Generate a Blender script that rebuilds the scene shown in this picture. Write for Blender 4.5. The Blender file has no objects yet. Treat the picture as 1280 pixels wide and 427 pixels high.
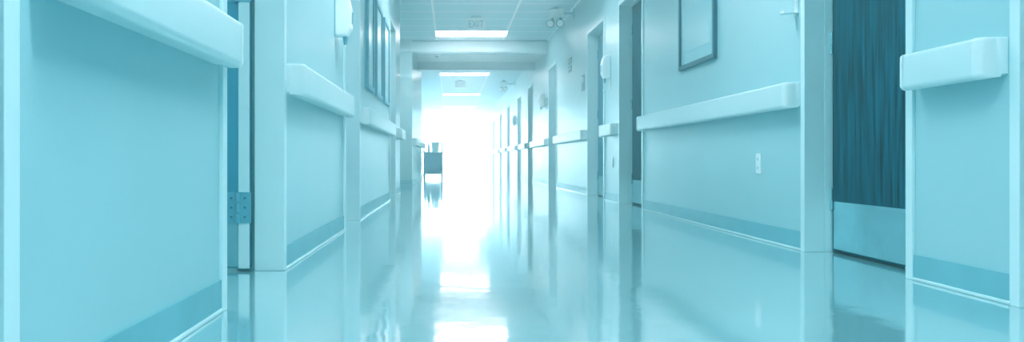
import bpy, bmesh, math, random
from mathutils import Vector, Matrix
random.seed(4)
C = bpy.context.scene.collection
XL, XR, CH, H = -0.717, 1.826, 2.72, 0.47
DH = 2.13

# ------------------------------------------------------------------ materials
def lin(c):
    r = []
    for v in c:
        v /= 255.0
        r.append(v/12.92 if v <= 0.04045 else ((v+0.055)/1.055)**2.4)
    return (r[0], r[1], r[2], 1)

def mat(name, col, rough=0.5, metal=0.0, noise=0.04, scale=6.0, bump=0.0, bscale=40.0, coat=0.0, emit=None, estr=0.0, stretch=(1,1,1), spec=0.5):
    m = bpy.data.materials.new(name); m.use_nodes = True
    nt = m.node_tree; N = nt.nodes; L = nt.links
    b = N['Principled BSDF']
    tc = N.new('ShaderNodeTexCoord'); mp = N.new('ShaderNodeMapping')
    mp.inputs['Scale'].default_value = stretch
    L.new(tc.outputs['Object'], mp.inputs['Vector'])
    n = N.new('ShaderNodeTexNoise'); n.inputs['Scale'].default_value = scale
    n.inputs['Detail'].default_value = 5
    L.new(mp.outputs['Vector'], n.inputs['Vector'])
    r = N.new('ShaderNodeValToRGB')
    c = lin(col)
    r.color_ramp.elements[0].position = 0.35; r.color_ramp.elements[1].position = 0.65
    r.color_ramp.elements[0].color = tuple(max(0, v*(1-noise)) for v in c[:3])+(1,)
    r.color_ramp.elements[1].color = tuple(min(1, v*(1+noise)) for v in c[:3])+(1,)
    L.new(n.outputs['Fac'], r.inputs['Fac']); L.new(r.outputs['Color'], b.inputs['Base Color'])
    b.inputs['Roughness'].default_value = rough; b.inputs['Metallic'].default_value = metal
    b.inputs['Coat Weight'].default_value = coat
    b.inputs['Specular IOR Level'].default_value = spec
    if bump > 0:
        n2 = N.new('ShaderNodeTexNoise'); n2.inputs['Scale'].default_value = bscale
        L.new(mp.outputs['Vector'], n2.inputs['Vector'])
        bp = N.new('ShaderNodeBump'); bp.inputs['Strength'].default_value = bump
        bp.inputs['Distance'].default_value = 0.01
        L.new(n2.outputs['Fac'], bp.inputs['Height']); L.new(bp.outputs['Normal'], b.inputs['Normal'])
    if emit:
        b.inputs['Emission Color'].default_value = lin(emit); b.inputs['Emission Strength'].default_value = estr
    return m

M_wall = mat('wall_paint', (164,204,213), 0.34, noise=0.02, scale=2.5, bump=0.03, bscale=90, spec=.4)
M_trim = mat('frame_paint', (202,233,239), 0.3, noise=0.02)
M_rail = mat('handrail_vinyl', (196,226,232), 0.36, noise=0.02, bump=0.03, bscale=200)
M_cap  = mat('handrail_cap', (210,234,239), 0.32, noise=0.02)
M_base = mat('baseboard_vinyl', (120,178,192), 0.4, noise=0.05)
M_seam = mat('floor_seam', (200,230,236), 0.2, noise=0.05)
M_wood = mat('dark_wood', (6,74,92), 0.5, noise=0.6, scale=5, stretch=(10,10,0.6), bump=0.04, bscale=20, spec=.1)
M_steel = mat('steel', (180,222,232), 0.24, metal=0.8, noise=0.06, scale=12)
M_dark = mat('dark_plastic', (30,88,108), 0.4)
M_fr2 = mat('blue_frame', (90,156,178), 0.4)
M_white = mat('white_plastic', (226,243,247), 0.3, noise=0.01)
M_grey = mat('grey_plastic', (120,178,194), 0.4)
M_hinge = mat('hinge_metal', (130,190,208), 0.3, metal=.5)
M_screw = mat('screw_metal', (60,120,146), 0.35, metal=.3)
M_letter = mat('sign_lettering', (90,162,184), 0.5)
M_leaf = mat('blue_laminate', (72,150,176), 0.4)
M_bag = mat('cart_bag', (150,206,226), 0.7, bump=0.4, bscale=14)
M_cart = mat('cart_frame', (190,228,238), 0.5)
M_matte = mat('picture_matte', (170,214,224), 0.6)
M_soff = mat('soffit_paint', (186,219,227), 0.5, noise=0.02)
M_soff2 = mat('soffit_edge', (96,164,186), 0.5, noise=0.02)
M_head = mat('header_paint', (134,192,210), 0.5, noise=0.02)
M_tube = mat('light_diffuser', (235,250,255), 0.4, emit=(235,250,255), estr=14.0)
M_panel = mat('window_glass_bright', (240,252,255), 0.5, emit=(176,233,250), estr=32.0)
M_panel2 = mat('side_glow_panel', (240,252,255), 0.5, emit=(176,233,250), estr=4.0)  # emission for the added side panels that brighten the far end

def print_mat():
    m = bpy.data.materials.new('art_print'); m.use_nodes = True
    N = m.node_tree.nodes; L = m.node_tree.links; b = N['Principled BSDF']
    tc = N.new('ShaderNodeTexCoord'); w = N.new('ShaderNodeTexNoise')
    mp = N.new('ShaderNodeMapping'); mp.inputs['Scale'].default_value = (1,1.5,5)
    w.inputs['Scale'].default_value = 1.0; w.inputs['Detail'].default_value = 0
    r = N.new('ShaderNodeValToRGB'); r.color_ramp.elements[0].color = lin((146,198,210)); r.color_ramp.elements[1].color = lin((166,212,221))
    r.color_ramp.elements[0].position = .3; r.color_ramp.elements[1].position = .7
    L.new(tc.outputs['Object'], mp.inputs[0]); L.new(mp.outputs[0], w.inputs['Vector'])
    L.new(w.outputs['Fac'], r.inputs[0]); L.new(r.outputs[0], b.inputs['Base Color']); b.inputs['Roughness'].default_value = .3
    return m
M_print = print_mat()

def floor_mat():
    m = bpy.data.materials.new('polished_vinyl_floor'); m.use_nodes = True
    N = m.node_tree.nodes; L = m.node_tree.links; b = N['Principled BSDF']
    tc = N.new('ShaderNodeTexCoord')
    n = N.new('ShaderNodeTexNoise'); n.inputs['Scale'].default_value = 1.3; n.inputs['Detail'].default_value = 6
    L.new(tc.outputs['Object'], n.inputs['Vector'])
    r = N.new('ShaderNodeValToRGB'); r.color_ramp.elements[0].position = .3; r.color_ramp.elements[1].position = .7
    r.color_ramp.elements[0].color = lin((150,193,202)); r.color_ramp.elements[1].color = lin((164,205,212))
    L.new(n.outputs['Fac'], r.inputs[0]); L.new(r.outputs[0], b.inputs['Base Color'])
    n2 = N.new('ShaderNodeTexNoise'); n2.inputs['Scale'].default_value = 5; n2.inputs['Detail'].default_value = 4
    L.new(tc.outputs['Object'], n2.inputs['Vector'])
    mr = N.new('ShaderNodeMapRange'); mr.inputs['To Min'].default_value = .06; mr.inputs['To Max'].default_value = .17
    L.new(n2.outputs['Fac'], mr.inputs['Value']); L.new(mr.outputs[0], b.inputs['Roughness'])
    n3 = N.new('ShaderNodeTexNoise'); n3.inputs['Scale'].default_value = 8; n3.inputs['Detail'].default_value = 2
    L.new(tc.outputs['Object'], n3.inputs['Vector'])
    bp = N.new('ShaderNodeBump'); bp.inputs['Strength'].default_value = .085; bp.inputs['Distance'].default_value = .01
    L.new(n3.outputs['Fac'], bp.inputs['Height']); L.new(bp.outputs[0], b.inputs['Normal'])
    L.new(bp.outputs[0], b.inputs['Coat Normal'])
    b.inputs['Coat Weight'].default_value = 1; b.inputs['Coat Roughness'].default_value = .07; b.inputs['Coat IOR'].default_value = 3.1
    b.inputs['IOR'].default_value = 3.1
    return m
M_floor = floor_mat()

def ceil_mat():
    m = bpy.data.materials.new('ceiling_tile'); m.use_nodes = True
    N = m.node_tree.nodes; L = m.node_tree.links; b = N['Principled BSDF']
    tc = N.new('ShaderNodeTexCoord'); mp = N.new('ShaderNodeMapping'); mp.inputs['Location'].default_value = (0.26+12.5, 0.35, 0)
    br = N.new('ShaderNodeTexBrick'); br.offset = 0; br.inputs['Scale'].default_value = 1
    br.inputs['Brick Width'].default_value = 1.25; br.inputs['Row Height'].default_value = .625; br.inputs['Mortar Size'].default_value = .018
    br.inputs['Color1'].default_value = lin((170,215,226)); br.inputs['Color2'].default_value = lin((162,210,223)); br.inputs['Mortar'].default_value = lin((236,248,251))
    L.new(tc.outputs['Object'], mp.inputs[0]); L.new(mp.outputs[0], br.inputs['Vector']); L.new(br.outputs['Color'], b.inputs['Base Color'])
    n = N.new('ShaderNodeTexNoise'); n.inputs['Scale'].default_value = 120
    bp = N.new('ShaderNodeBump'); bp.inputs['Strength'].default_value = .3; bp.inputs['Distance'].default_value = .005
    L.new(tc.outputs['Object'], n.inputs['Vector']); L.new(n.outputs['Fac'], bp.inputs['Height']); L.new(bp.outputs[0], b.inputs['Normal'])
    b.inputs['Roughness'].default_value = .8; b.inputs['Specular IOR Level'].default_value = .2
    return m
M_ceil = ceil_mat()

# ------------------------------------------------------------------ mesh helpers
def box(bm, x0,x1,y0,y1,z0,z1):
    xs = sorted((x0,x1)); ys = sorted((y0,y1)); zs = sorted((z0,z1))
    v = [bm.verts.new((x,y,z)) for x in xs for y in ys for z in zs]
    for f in [(0,1,3,2),(4,6,7,5),(0,4,5,1),(2,3,7,6),(0,2,6,4),(1,5,7,3)]:
        bm.faces.new([v[i] for i in f])

def finish(bm, name, m, parent=None, bevel=0, smooth=False, kind=None, origin=None):
    bmesh.ops.recalc_face_normals(bm, faces=bm.faces)
    if origin is not None:
        bmesh.ops.translate(bm, verts=bm.verts, vec=-Vector(origin))
    me = bpy.data.meshes.new(name); bm.to_mesh(me); bm.free()
    o = bpy.data.objects.new(name, me); C.objects.link(o)
    me.materials.append(m)
    if smooth:
        for p in me.polygons: p.use_smooth = True
    if origin is not None: o.location = origin
    if bevel:
        b = o.modifiers.new('b','BEVEL'); b.width = bevel; b.segments = 3; b.limit_method = 'ANGLE'
    if parent is not None: o.parent = parent
    if kind: o['kind'] = kind
    return o

def boxes(name, m, lst, parent=None, bevel=0, kind=None):
    bm = bmesh.new()
    for b in lst: box(bm, *b)
    return finish(bm, name, m, parent, bevel, kind=kind)

def cyl(bm, p0, p1, r0, r1=None, seg=16):
    if r1 is None: r1 = r0
    p0 = Vector(p0); p1 = Vector(p1); d = (p1-p0)
    q = d.to_track_quat('Z','Y').to_matrix().to_4x4()
    bmesh.ops.create_cone(bm, cap_ends=True, segments=seg, radius1=r0, radius2=r1, depth=d.length,
                          matrix=Matrix.Translation((p0+p1)/2) @ q)

def empty(name, loc):
    e = bpy.data.objects.new(name, None); e.location = loc; e.empty_display_size = .1; C.objects.link(e); return e

def adopt(e, parts):
    for p in parts:
        p.parent = e; p.matrix_parent_inverse = Matrix.Translation(-Vector(e.location))

def tag(o, label, cat, group=None):
    o['label'] = label; o['category'] = cat
    if group: o['group'] = group

# ------------------------------------------------------------------ room shell
R_open = [(1.62,2.55),(3.19,4.10),(7.60,8.61),(9.50,10.60),(13.75,14.8),(17.75,18.75),(20.7,21.7),(24.6,25.6),(28.4,29.4),(33.2,34.4)]
L_open = [(0.33,1.265),(2.53,3.40),(5.39,6.23),(9.43,10.30)]
F = .047
def wall_boxes(xf, side, y0, y1, opens, th=.2):
    out = []; cur = y0
    xb = xf + side*th
    for a,b in opens:
        if b < y0 or a > y1: continue
        out.append((xf,xb,cur,a-F,0,CH)); out.append((xf,xb,a-F,b+F,DH+F,CH)); cur = b+F
    out.append((xf,xb,cur,y1,0,CH)); return out
boxes('wall_right', M_wall, wall_boxes(XR, 1, -5, 41, R_open)+[(XR+.2,XR+.25,-5,41,0,CH)], kind='structure')  # outer slab added behind the doors to stop light leaking in
boxes('wall_left', M_wall, wall_boxes(XL, -1, -5, 11.38, L_open) + [(XL,XL-1.9,15.0,20.0,0,CH),(XL-.2,-2.8,11.18,11.38,0,CH),
      (XL-.2,XL-.25,-5,1.3,0,CH),(XL-.2,XL-.25,5.3,11.18,0,CH)], kind='structure')  # slabs behind the left doors are added to block stray light
boxes('wall_back', M_wall, [(XL-.3,XR+.3,-5.2,-5,0,CH)], kind='structure')
boxes('wall_recess', M_wall, [(-2.7,-2.6,11.38,15.0,0,CH)], kind='structure')
boxes('wall_lobby', M_wall, [(-3.3,-3.1,20.0,41,0,CH),(-3.1,-2.6,19.9,20,0,CH)], kind='structure')
boxes('wall_side_room', M_wall, [(-3.3,-3.2,1.3,5.3,0,CH),(-3.2,XL-.2,1.3,1.4,0,CH),(-3.2,XL-.2,5.2,5.3,0,CH)], kind='structure')
boxes('floor', M_floor, [(-3.4,2.4,-5.2,41.3,-.1,0)], kind='structure')
boxes('ceiling', M_ceil, [(-3.4,2.4,-5.2,41.3,CH,CH+.1)], kind='structure')

boxes('window_1', M_panel, [(-3.1,XR,41.0,41.04,0.0,CH)], kind='structure')
boxes('side_glow_panels', M_panel2, [(-3.1,-3.08,22.5+i*3.1,25.3+i*3.1,.5,2.5) for i in range(6)], kind='structure')  # unseen glowing panels, added to light the right wall, ceiling and cart
boxes('trim_1', M_trim, [(x-.03,x+.03,40.95,41.0,0,CH) for x in (-2.2,-.4,.7,)] + [(-3.1,XR,40.95,41,0,.06),(-3.1,XR,40.95,41,2.3,2.34)], kind='structure')
boxes('trim_2', M_soff, [(XL,XR,15.0,15.35,2.50,CH),(-2.6,XL,14.9,15.0,2.49,CH)], bevel=.004, kind='structure')
boxes('trim_3', M_head, [(XL,XR,17.2,17.5,2.41,CH)], bevel=.004, kind='structure')
boxes('trim_4', M_soff2, [(XL,XR,14.985,15.0,2.69,CH),(XL,XR,15.345,15.36,2.495,2.53),(XL,XR,17.185,17.2,2.41,2.43)], kind='structure')
boxes('trim_20', M_soff, [(XL,XR,15.35,17.2,2.58,CH)], kind='structure')
boxes('trim_5', M_trim, [(XR-.02,XR,-5,15,CH-.02,CH),(XL,XL+.02,-5,11.38,CH-.02,CH)], kind='structure')

def base_boxes(xf, side, y0, y1, opens):
    out=[]; seam=[]; cur=y0
    ends=[]
    for a,b in opens:
        if b < y0 or a > y1: continue
        ends.append((cur,a-F)); cur=b+F
    ends.append((cur,y1))
    for a,b in ends:
        out.append((xf,xf-side*.007,a,b,.012,.10)); seam.append((xf,xf-side*.014,a,b,0,.012))
    return out, seam
for nm,xf,s,y0,y1,op in (('right',XR,1,-5,41,R_open),('left',XL,-1,-5,11.38,L_open)):
    o,sm = base_boxes(xf,s,y0,y1,op)
    if nm=='left':
        o.append((XL,XL+.007,15,20,.012,.10)); sm.append((XL,XL+.016,15,20,0,.012))
        o.append((-2.6,XL,14.993,15,.012,.10))
    boxes('baseboard_'+nm, M_base, o, kind='structure')
    boxes('baseboard_cove_'+nm, M_seam, sm, bevel=.004, kind='structure')

tn = 6; dn = 1
def frame(xf, side, a, b, depth=.2):
    global tn
    f0 = xf - side*.012; f1 = xf + side*depth
    g=.0005
    l = [(f0,f1,a-F+g,a,0,DH),(f0,f1,b,b+F-g,0,DH),(f0,f1,a-F+g,b+F-g,DH,DH+F-g)]
    if depth>.15:
        s0 = xf+side*.09; s1 = xf+side*.128
        l += [(s0,s1,a,a+.015,0,DH),(s0,s1,b-.004,b,0,DH),(s0,s1,a,b,DH-.015,DH)]
    o = boxes('trim_%d'%tn, M_trim, l, bevel=.003, kind='structure'); tn += 1
    if tn==20: tn=21
    return o
def door(xf, side, a, b, mm, label):
    global dn
    x0 = xf+side*.13; x1 = x0+side*.045
    e = boxes('door_%d'%dn, mm, [(x0,x1,a+.017,b-.006,.010,DH-.018)], bevel=.002, kind='structure'); dn += 1
    e['label'] = label
    k = boxes('kick_plate', M_steel, [(x0-side*.002,x0,a+.04,b-.02,.02,.26)], parent=e); k['label']='brushed metal kick plate'
    bm = bmesh.new()
    y=a+.055
    cyl(bm,(x0,y,1.0),(x0-side*.012,y,1.0),.026); cyl(bm,(x0-side*.01,y,1.0),(x0-side*.045,y,1.0),.010)
    cyl(bm,(x0-side*.04,y-.008,1.0),(x0-side*.04,y+.06,1.0),.009,.007)
    finish(bm,'handle',M_steel,parent=e)
    for z in (.27,1.07,1.87):
        bm=bmesh.new(); cyl(bm,(x0-side*.006,b-.008,z-.055),(x0-side*.006,b-.008,z+.055),.008)
        finish(bm,'hinge',M_steel,parent=e)
for i,(a,b) in enumerate(R_open):
    frame(XR,1,a,b); door(XR,1,a,b,M_wood if i<3 else M_leaf,'dark wood-grain door with metal kick plate' if i<3 else 'blue door in pale frame')
for i,(a,b) in enumerate(L_open):
    if i==1:
        frame(XL,-1,a,b,.116)
    else:
        frame(XL,-1,a,b); door(XL,-1,a,b,M_leaf if i else M_wood,'blue laminate door in pale frame')
d = boxes('door_%d'%dn, M_leaf, [(-.851,-1.72,3.39,3.435,.012,DH-.02)], bevel=.002, kind='structure'); dn+=1
d['label']='blue door standing open against its pale frame'
eg = boxes('edge_guard', M_trim, [(-.850,-.897,3.384,3.39,.012,DH-.02)], parent=d, bevel=.001); eg['label']='pale metal edge guard'
boxes('kick_plate', M_steel, [(-.90,-1.70,3.387,3.39,.02,.26)], parent=d)
for z in (.205,1.14,1.85):
    bm=bmesh.new()
    box(bm,-.842,-.895,3.378,3.384,z,z+.13); box(bm,-.903,-.948,3.380,3.386,z,z+.13)
    for k in range(3): cyl(bm,(-.899,3.376,z+k*.044),(-.899,3.376,z+k*.044+.040),.010)
    hg=finish(bm,'hinge',M_hinge,parent=d); hg['label']='steel butt hinge with screws'
    bm=bmesh.new()
    for k in range(3):
        for xx in (-.868,-.925): cyl(bm,(xx,3.380,z+.025+k*.04),(xx,3.3755,z+.025+k*.04),.005,seg=10)
    finish(bm,'screws',M_screw,parent=hg)

# ------------------------------------------------------------------ handrails
prof = []
def rr(cx,cz,r,a0,a1,n=6):
    for i in range(n+1):
        a=math.radians(a0+(a1-a0)*i/n); prof.append((cx+r*math.cos(a), cz+r*math.sin(a)))
prof.append((0.0,.876)); rr(.073,.862,.014,90,0); rr(.068,.758,.019,0,-90)
prof += [(.050,.739),(.045,.750),(.0,.750)]
def rail(side, xf, y0, y1, label):
    n = len(prof); cap=.045; dz = .012 if side<0 else 0
    def ring(bm,y,s=1.0):
        mz=.80
        return [bm.verts.new((xf-side*(p*s if p>0 else 0), y, dz+mz+(z-mz)*(1-(1-s)*.12))) for p,z in prof]
    bm=bmesh.new(); a=ring(bm,y0+cap+.001); b=ring(bm,y1-cap-.001)
    for i in range(n): bm.faces.new((a[i],a[(i+1)%n],b[(i+1)%n],b[i]))
    bm.faces.new(a); bm.faces.new(b)
    o = finish(bm,'handrail',M_rail,origin=(xf,y0,.8)); 
    for p in o.data.polygons:
        if len(p.vertices)==4: p.use_smooth=True
    m=o.modifiers.new('e','EDGE_SPLIT'); m.split_angle=math.radians(35)
    caps=[]
    for yy,dr in ((y0+cap,-1),(y1-cap,1)):
        bm=bmesh.new(); rings=[]
        K=7
        for k in range(K+1):
            t=k/K; s = 1.04*( (1-.55) + .55*math.sqrt(max(0,1-t**2.6)) )
            rings.append(ring(bm, yy+dr*cap*t, s))
        for q in range(K):
            for i in range(n):
                bm.faces.new((rings[q][i],rings[q][(i+1)%n],rings[q+1][(i+1)%n],rings[q+1][i]))
        bm.faces.new(rings[0]); bm.faces.new(rings[-1])
        c=finish(bm,'end_cap',M_cap,origin=(xf,yy,.8),smooth=True)
        m=c.modifiers.new('e','EDGE_SPLIT'); m.split_angle=math.radians(40)
        caps.append(c)
    adopt(o,caps)
    tag(o,label,'handrail','corridor wall handrails')
for a,b in ((2.62,3.12),(4.15,7.50),(8.70,9.42),(10.68,13.66),(14.88,17.65),(18.85,20.6),(21.8,24.5),(25.7,28.3),(29.5,33.1)):
    rail(1,XR,a,b,'pale blue vinyl wall handrail with rounded end caps')
for a,b in ((1.36,2.46),(3.455,5.30),(6.31,9.34),(10.4,11.3),(15.1,19.9)):
    rail(-1,XL,a,b,'pale blue vinyl wall handrail with rounded end caps')

# ------------------------------------------------------------------ framed pictures
def picture(side,xf,y0,y1,z0,z1,w=.035,label='',matw=.09,fm=None):
    e=empty('framed_picture',(xf,(y0+y1)/2,z0))
    f0=xf; f1=xf-side*.028
    fr=boxes('frame',fm or M_dark,[(f0,f1,y0,y0+w,z0,z1),(f0,f1,y1-w,y1,z0,z1),(f0,f1,y0+w,y1-w,z0,z0+w),(f0,f1,y0+w,y1-w,z1-w,z1)],bevel=.003)
    mt=boxes('matte',M_matte,[(xf,xf-side*.012,y0+w,y1-w,z0+w,z1-w)])
    u=w+matw
    pr=boxes('print',M_print,[(xf-side*.012,xf-side*.014,y0+u,y1-u,z0+u,z1-u)])
    adopt(e,[fr,mt,pr]); tag(e,label,'picture'); return e
picture(1,XR,5.47,6.32,1.17,2.0,label='framed print with wide pale matte and dark blue frame')
for a,b in ((6.75,7.30),(7.55,8.2),(8.45,9.15)):
    p=picture(-1,XL,a,b,1.08,1.98,w=.04,matw=.05,fm=M_fr2,label='blue framed print hung above the handrail'); p['group']='framed prints above handrail'

# ------------------------------------------------------------------ dispensers
def dispenser(side,xf,y,z,tray=True,label='',s=1.0):
    e=empty('sanitizer_dispenser',(xf,y,z))
    w=.055*s
    bm=bmesh.new()
    P=[(0,.0),(.075,.0),(.10,.05),(.105,.16),(.085,.24),(.05,.27),(0,.27)]
    A=[bm.verts.new((xf-side*p*s,y-w,z+q*s)) for p,q in P]; B=[bm.verts.new((xf-side*p*s,y+w,z+q*s)) for p,q in P]
    bm.faces.new(A); bm.faces.new(B)
    for i in range(len(P)): bm.faces.new((A[i],A[(i+1)%len(P)],B[(i+1)%len(P)],B[i]))
    parts=[finish(bm,'body',M_white,bevel=.012*s)]
    bm=bmesh.new(); cyl(bm,(xf-side*.06*s,y,z-.05*s),(xf-side*.06*s,y,z),.010*s,.016*s)
    parts.append(finish(bm,'nozzle',M_fr2))
    bm=bmesh.new(); box(bm,xf-side*.104*s,xf-side*.109*s,y-.02*s,y+.02*s,z+.08*s,z+.15*s)
    parts.append(finish(bm,'window_strip',M_grey))
    if tray:
        t=z-.13
        parts.append(boxes('drip_tray',M_white,[(xf,xf-side*.006,y-.02,y+.02,t,z),(xf,xf-side*.08,y-.025,y+.025,t-.006,t),(xf-side*.077,xf-side*.08,y-.025,y+.025,t,t+.008)],bevel=.0015))
    adopt(e,parts); tag(e,label,'dispenser'); return e
dispenser(1,XR,4.215,1.375,True,'white wall-mounted sanitizer dispenser with drip tray')
dispenser(-1,XL,5.0,1.24,False,'white wall-mounted sanitizer dispenser above the handrail',1.0)
dispenser(1,XR,9.15,1.40,True,'white wall-mounted dispenser beside a door frame')
dispenser(1,XR,15.6,1.50,False,'small white wall-mounted dispenser beyond the door')
dispenser(1,XR,22.3,1.45,False,'small white wall-mounted dispenser beyond the door')

def outlet(y,z,label):
    e=boxes('electrical_outlet',M_white,[(XR,XR-.008,y-.036,y+.036,z-.06,z+.06)],bevel=.003)
    for dz in (-.026,.026):
        s=boxes('socket',M_white,[(XR-.008,XR-.010,y-.017,y+.017,z+dz-.017,z+dz+.017)],bevel=.001,parent=e)
        s2=boxes('slot',M_fr2,[(XR-.010,XR-.0105,y-.009,y-.005,z+dz-.008,z+dz+.008),(XR-.010,XR-.0105,y+.005,y+.009,z+dz-.008,z+dz+.008)],parent=e)
    tag(e,label,'outlet')
outlet(4.73,.45,'white duplex electrical outlet on the wall')
outlet(9.0,.45,'white duplex electrical outlet on the wall')

for y,z in ((12.2,1.98),(12.2,1.86)):
    o=boxes('sign_plate',M_dark,[(XR,XR-.008,y-.16,y+.16,z-.045,z+.045)],bevel=.002)
    b=boxes('border',M_white,[(XR-.008,XR-.009,y-.13,y+.13,z-.006,z+.004)],parent=o)
    tag(o,'dark blue wall sign plate above the handrail','sign','stacked wall signs')
for y in (11.0,15.15,19.2,23.0,26.1,29.9):
    o=boxes('door_sign',M_dark,[(XR,XR-.008,y-.10,y+.10,1.42,1.64)],bevel=.002)
    b=boxes('face',M_matte,[(XR-.008,XR-.009,y-.07,y+.07,1.54,1.61)],parent=o)
    tag(o,'small blue plate on the wall beside a doorway','sign','door side plates')

def lampunit(x,y,z,label,s=1.0):
    e=empty('emergency_light',(x,y,z))
    R=Matrix.Translation((x,y,z))@Matrix.Rotation(math.radians(-18),4,'Z')@Matrix.Rotation(math.radians(14),4,'X')@Matrix.Scale(s,4)
    bm=bmesh.new(); box(bm,-.105,.105,-.05,.07,-.03,.10); bm.transform(R); a=finish(bm,'housing',M_white,bevel=.012)
    ps=[a]
    for dx in (-.062,.062):
        bm=bmesh.new(); cyl(bm,(dx,-.02,-.085),(dx*1.15,-.11,-.105),.04,.062,24); cyl(bm,(dx,.02,-.03),(dx,-.01,-.075),.018,.018,12); bm.transform(R); ps.append(finish(bm,'lamp_head',M_dark))
        bm=bmesh.new(); cyl(bm,(dx*1.15,-.1105,-.105),(dx*1.15,-.117,-.1065),.052,.044,24); bm.transform(R); ps.append(finish(bm,'lens',M_white))
    bm=bmesh.new(); box(bm,x+.08*s,XR-.01,y-.0,y+.03,z+.02,z+.05); box(bm,XR-.012,XR,y-.05,y+.08,z-.04,z+.11); box(bm,x-.03,x+.03,y-.03,y+.03,z+.085*s,CH); ps.append(finish(bm,'bracket',M_grey,bevel=.002))
    adopt(e,ps); tag(e,label,'emergency light','bracketed wall lights')
lampunit(1.56,11.8,2.60,'white twin-head emergency light on a bracket near the ceiling')
lampunit(1.50,22.5,2.58,'white twin-head emergency light on a bracket near the ceiling')

bm=bmesh.new(); cyl(bm,(-.27,16.0,2.58),(-.27,16.0,2.545),.085,.06,24); o=finish(bm,'smoke_detector',M_white)
bm=bmesh.new(); cyl(bm,(-.27,16.0,2.546),(-.27,16.0,2.52),.045,.03,20); finish(bm,'sensor',M_dark,parent=o)
tag(o,'round white smoke detector on the dropped soffit','smoke detector')

# ------------------------------------------------------------------ ceiling lights
def clight(x,y,z=CH,w=1.25,dpt=.6,label='recessed rectangular fluorescent ceiling light, lit'):
    e=empty('ceiling_light',(x,y,z-.03))
    fr=boxes('frame',M_trim,[(x-w/2-.02,x+w/2+.02,y-dpt/2-.02,y-dpt/2,z-.02,z),(x-w/2-.02,x+w/2+.02,y+dpt/2,y+dpt/2+.02,z-.02,z),
        (x-w/2-.02,x-w/2,y-dpt/2,y+dpt/2,z-.02,z),(x+w/2,x+w/2+.02,y-dpt/2,y+dpt/2,z-.02,z)])
    df=boxes('diffuser',M_tube,[(x-w/2,x+w/2,y-dpt/2,y+dpt/2,z-.014,z-.001)])
    adopt(e,[fr,df]); tag(e,label,'ceiling light','recessed ceiling lights')
for y in (-1.6,1.2,4.4,8.8,14.15,20.8,27.2,33.5):  # nearest fixtures are out of view, placed to light the near corridor
    clight(.37,y)
clight(-2.0,3.4,label='added unseen ceiling light in the side room, lit',w=.9)  # unseen lamp added to lift the otherwise dark side room
clight(-1.7,13.2,label='recessed ceiling light in the side recess, lit',w=.9)
for y in (24,33): clight(-2.0,y,w=.9)  # extra lights hidden in the lobby, added to brighten the far zone

# ------------------------------------------------------------------ exit signs
def exit_sign(x,y,zt,label):
    e=empty('exit_sign',(x,y,zt))
    w,h=.31,.19; z0=zt-.03-h
    parts=[boxes('housing',M_white,[(x-w/2,x+w/2,y-.025,y+.025,z0,z0+h)],bevel=.008),
           boxes('mount',M_grey,[(x-.08,x+.08,y-.03,y+.03,zt-.03,zt)],bevel=.004)]
    cu=bpy.data.curves.new('t','FONT'); cu.body='EXIT'; cu.size=.15; cu.align_x='CENTER'; cu.extrude=.002
    t=bpy.data.objects.new('tmp',cu); C.objects.link(t)
    bpy.context.view_layer.update()
    me=bpy.data.meshes.new_from_object(t.evaluated_get(bpy.context.evaluated_depsgraph_get()))
    bpy.data.objects.remove(t)
    o=bpy.data.objects.new('lettering',me); C.objects.link(o); me.materials.clear(); me.materials.append(M_letter)
    me.transform(Matrix.Translation((x,y-.027,z0+.04))@Matrix.Rotation(math.radians(90),4,'X')@Matrix.Scale(.8,4,(1,0,0)))
    parts.append(o); adopt(e,parts); tag(e,label,'exit sign','corridor exit signs')
exit_sign(.40,12.5,CH,'white EXIT sign hanging from the tiled ceiling')
exit_sign(.28,22.5,CH,'white EXIT sign hanging from the tiled ceiling')

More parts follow.
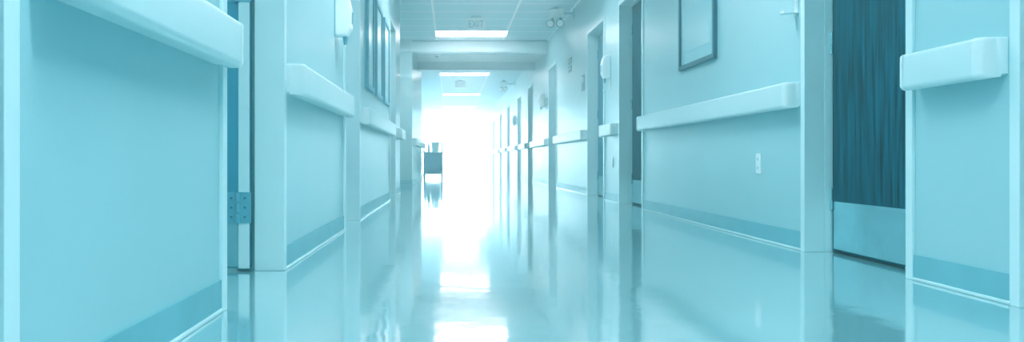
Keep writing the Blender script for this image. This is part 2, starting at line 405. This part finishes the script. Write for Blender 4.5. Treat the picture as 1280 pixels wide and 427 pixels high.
# ------------------------------------------------------------------ cart
def cart(cx,cy):
    e=empty('utility_cart',(cx,cy,0)); P=[]
    w,l=.26,.38
    P.append(boxes('shelf',M_cart,[(cx-w,cx+w,cy-l,cy+l,.10,.125)],bevel=.006))
    P.append(boxes('shelf',M_cart,[(cx-w,cx+w,cy-l,cy+l,.66,.69),(cx-w,cx-w+.015,cy-l,cy+l,.69,.73),(cx+w-.015,cx+w,cy-l,cy+l,.69,.73)],bevel=.006))
    for sx in (-1,1):
        for sy in (-1,1):
            x=cx+sx*(w-.03); y=cy+sy*(l-.03)
            bm=bmesh.new(); cyl(bm,(x,y,.125),(x,y,.66),.016); P.append(finish(bm,'post',M_steel))
            bm=bmesh.new(); cyl(bm,(x-.015,y,.042),(x+.015,y,.042),.042,seg=24)
            P.append(finish(bm,'caster_wheel',M_fr2))
            P.append(boxes('caster_fork',M_steel,[(x-.026,x-.018,y-.02,y+.02,.04,.10),(x+.018,x+.026,y-.02,y+.02,.04,.10),(x-.026,x+.026,y-.02,y+.02,.088,.10)]))
    bm=bmesh.new(); bmesh.ops.create_cube(bm,size=1); bmesh.ops.subdivide_edges(bm,edges=bm.edges,cuts=5,use_grid_fill=True)
    for v in bm.verts:
        k=.84+.16*math.cos(v.co.z*2.6); n=.022*math.sin(v.co.x*17+v.co.z*9)*math.cos(v.co.y*13)
        v.co=Vector((cx+v.co.x*.46*k+n, cy+v.co.y*.68*k+n, .392+v.co.z*.53))
    P.append(finish(bm,'linen_bag',M_bag,smooth=True))
    bm=bmesh.new()
    for s in (-1,1): cyl(bm,(cx+s*(w-.03),cy+l-.03,.69),(cx+s*(w-.03),cy+l+.05,.95),.012)
    cyl(bm,(cx-w+.02,cy+l+.05,.95),(cx+w-.02,cy+l+.05,.95),.013)
    P.append(finish(bm,'handle',M_steel))
    adopt(e,P); tag(e,'blue utility cart with linen bag and caster wheels','cart')
    bm=bmesh.new(); cyl(bm,(cx+.06,cy-.1,.691),(cx+.06,cy-.1,.93),.09,.115,24); b=finish(bm,'bucket',M_white)
    bm=bmesh.new(); cyl(bm,(cx+.06,cy-.1,.93),(cx+.06,cy-.1,.945),.122,.122,24); finish(bm,'rim',M_white,parent=b)
    tag(b,'pale blue plastic bucket standing on the cart','bucket')
    for k,(dx,dy) in enumerate(((-.12,.05),(.1,.16))):
        x=cx+dx;y=cy+dy
        bm=bmesh.new(); cyl(bm,(x,y,.691),(x,y,.86),.04,.038); cyl(bm,(x,y,.86),(x,y,.92),.036,.014)
        b=finish(bm,'spray_bottle',M_white)
        bm=bmesh.new(); cyl(bm,(x,y,.92),(x,y,.95),.016); box(bm,x-.012,x+.012,y-.05,y+.025,.95,.98); box(bm,x-.006,x+.006,y-.035,y-.028,.915,.95)
        finish(bm,'trigger_head',M_grey,parent=b)
        tag(b,'white spray bottle with blue-grey trigger on the cart','bottle','spray bottles on the cart')
cart(-.46,21.3)

# ------------------------------------------------------------------ air (haze added everywhere for the glow at the far end) and sky
w=bpy.data.worlds.new('w'); bpy.context.scene.world=w; w.use_nodes=True
nt=w.node_tree
nt.nodes['Background'].inputs[0].default_value=lin((200,236,245)); nt.nodes['Background'].inputs[1].default_value=.3
sc=nt.nodes.new('ShaderNodeVolumeScatter'); sc.inputs['Density'].default_value=.05; sc.inputs['Anisotropy'].default_value=.68
sc.inputs['Color'].default_value=(.84,.97,1,1)
nt.links.new(sc.outputs[0], nt.nodes['World Output'].inputs['Volume'])

cam=bpy.data.cameras.new('cam'); co=bpy.data.objects.new('camera',cam); C.objects.link(co)
co.location=(0,0,H); co.rotation_euler=(math.radians(90),0,0)
cam.sensor_width=36; cam.lens=28.125; cam.shift_x=(640-563)/1280; cam.shift_y=-(213.5-200)/1280
cam.clip_start=.02; cam.clip_end=200
bpy.context.scene.camera=co
vs=bpy.context.scene.view_settings
vs.view_transform='Standard'; vs.look='None'; vs.exposure=1.05; vs.gamma=1.08
# cool duotone film response, applied to the whole view
vs.use_curve_mapping=True
cm=vs.curve_mapping
r=cm.curves[0]; r.points.new(.06,.034); r.points.new(.35,.33)
cm.update()
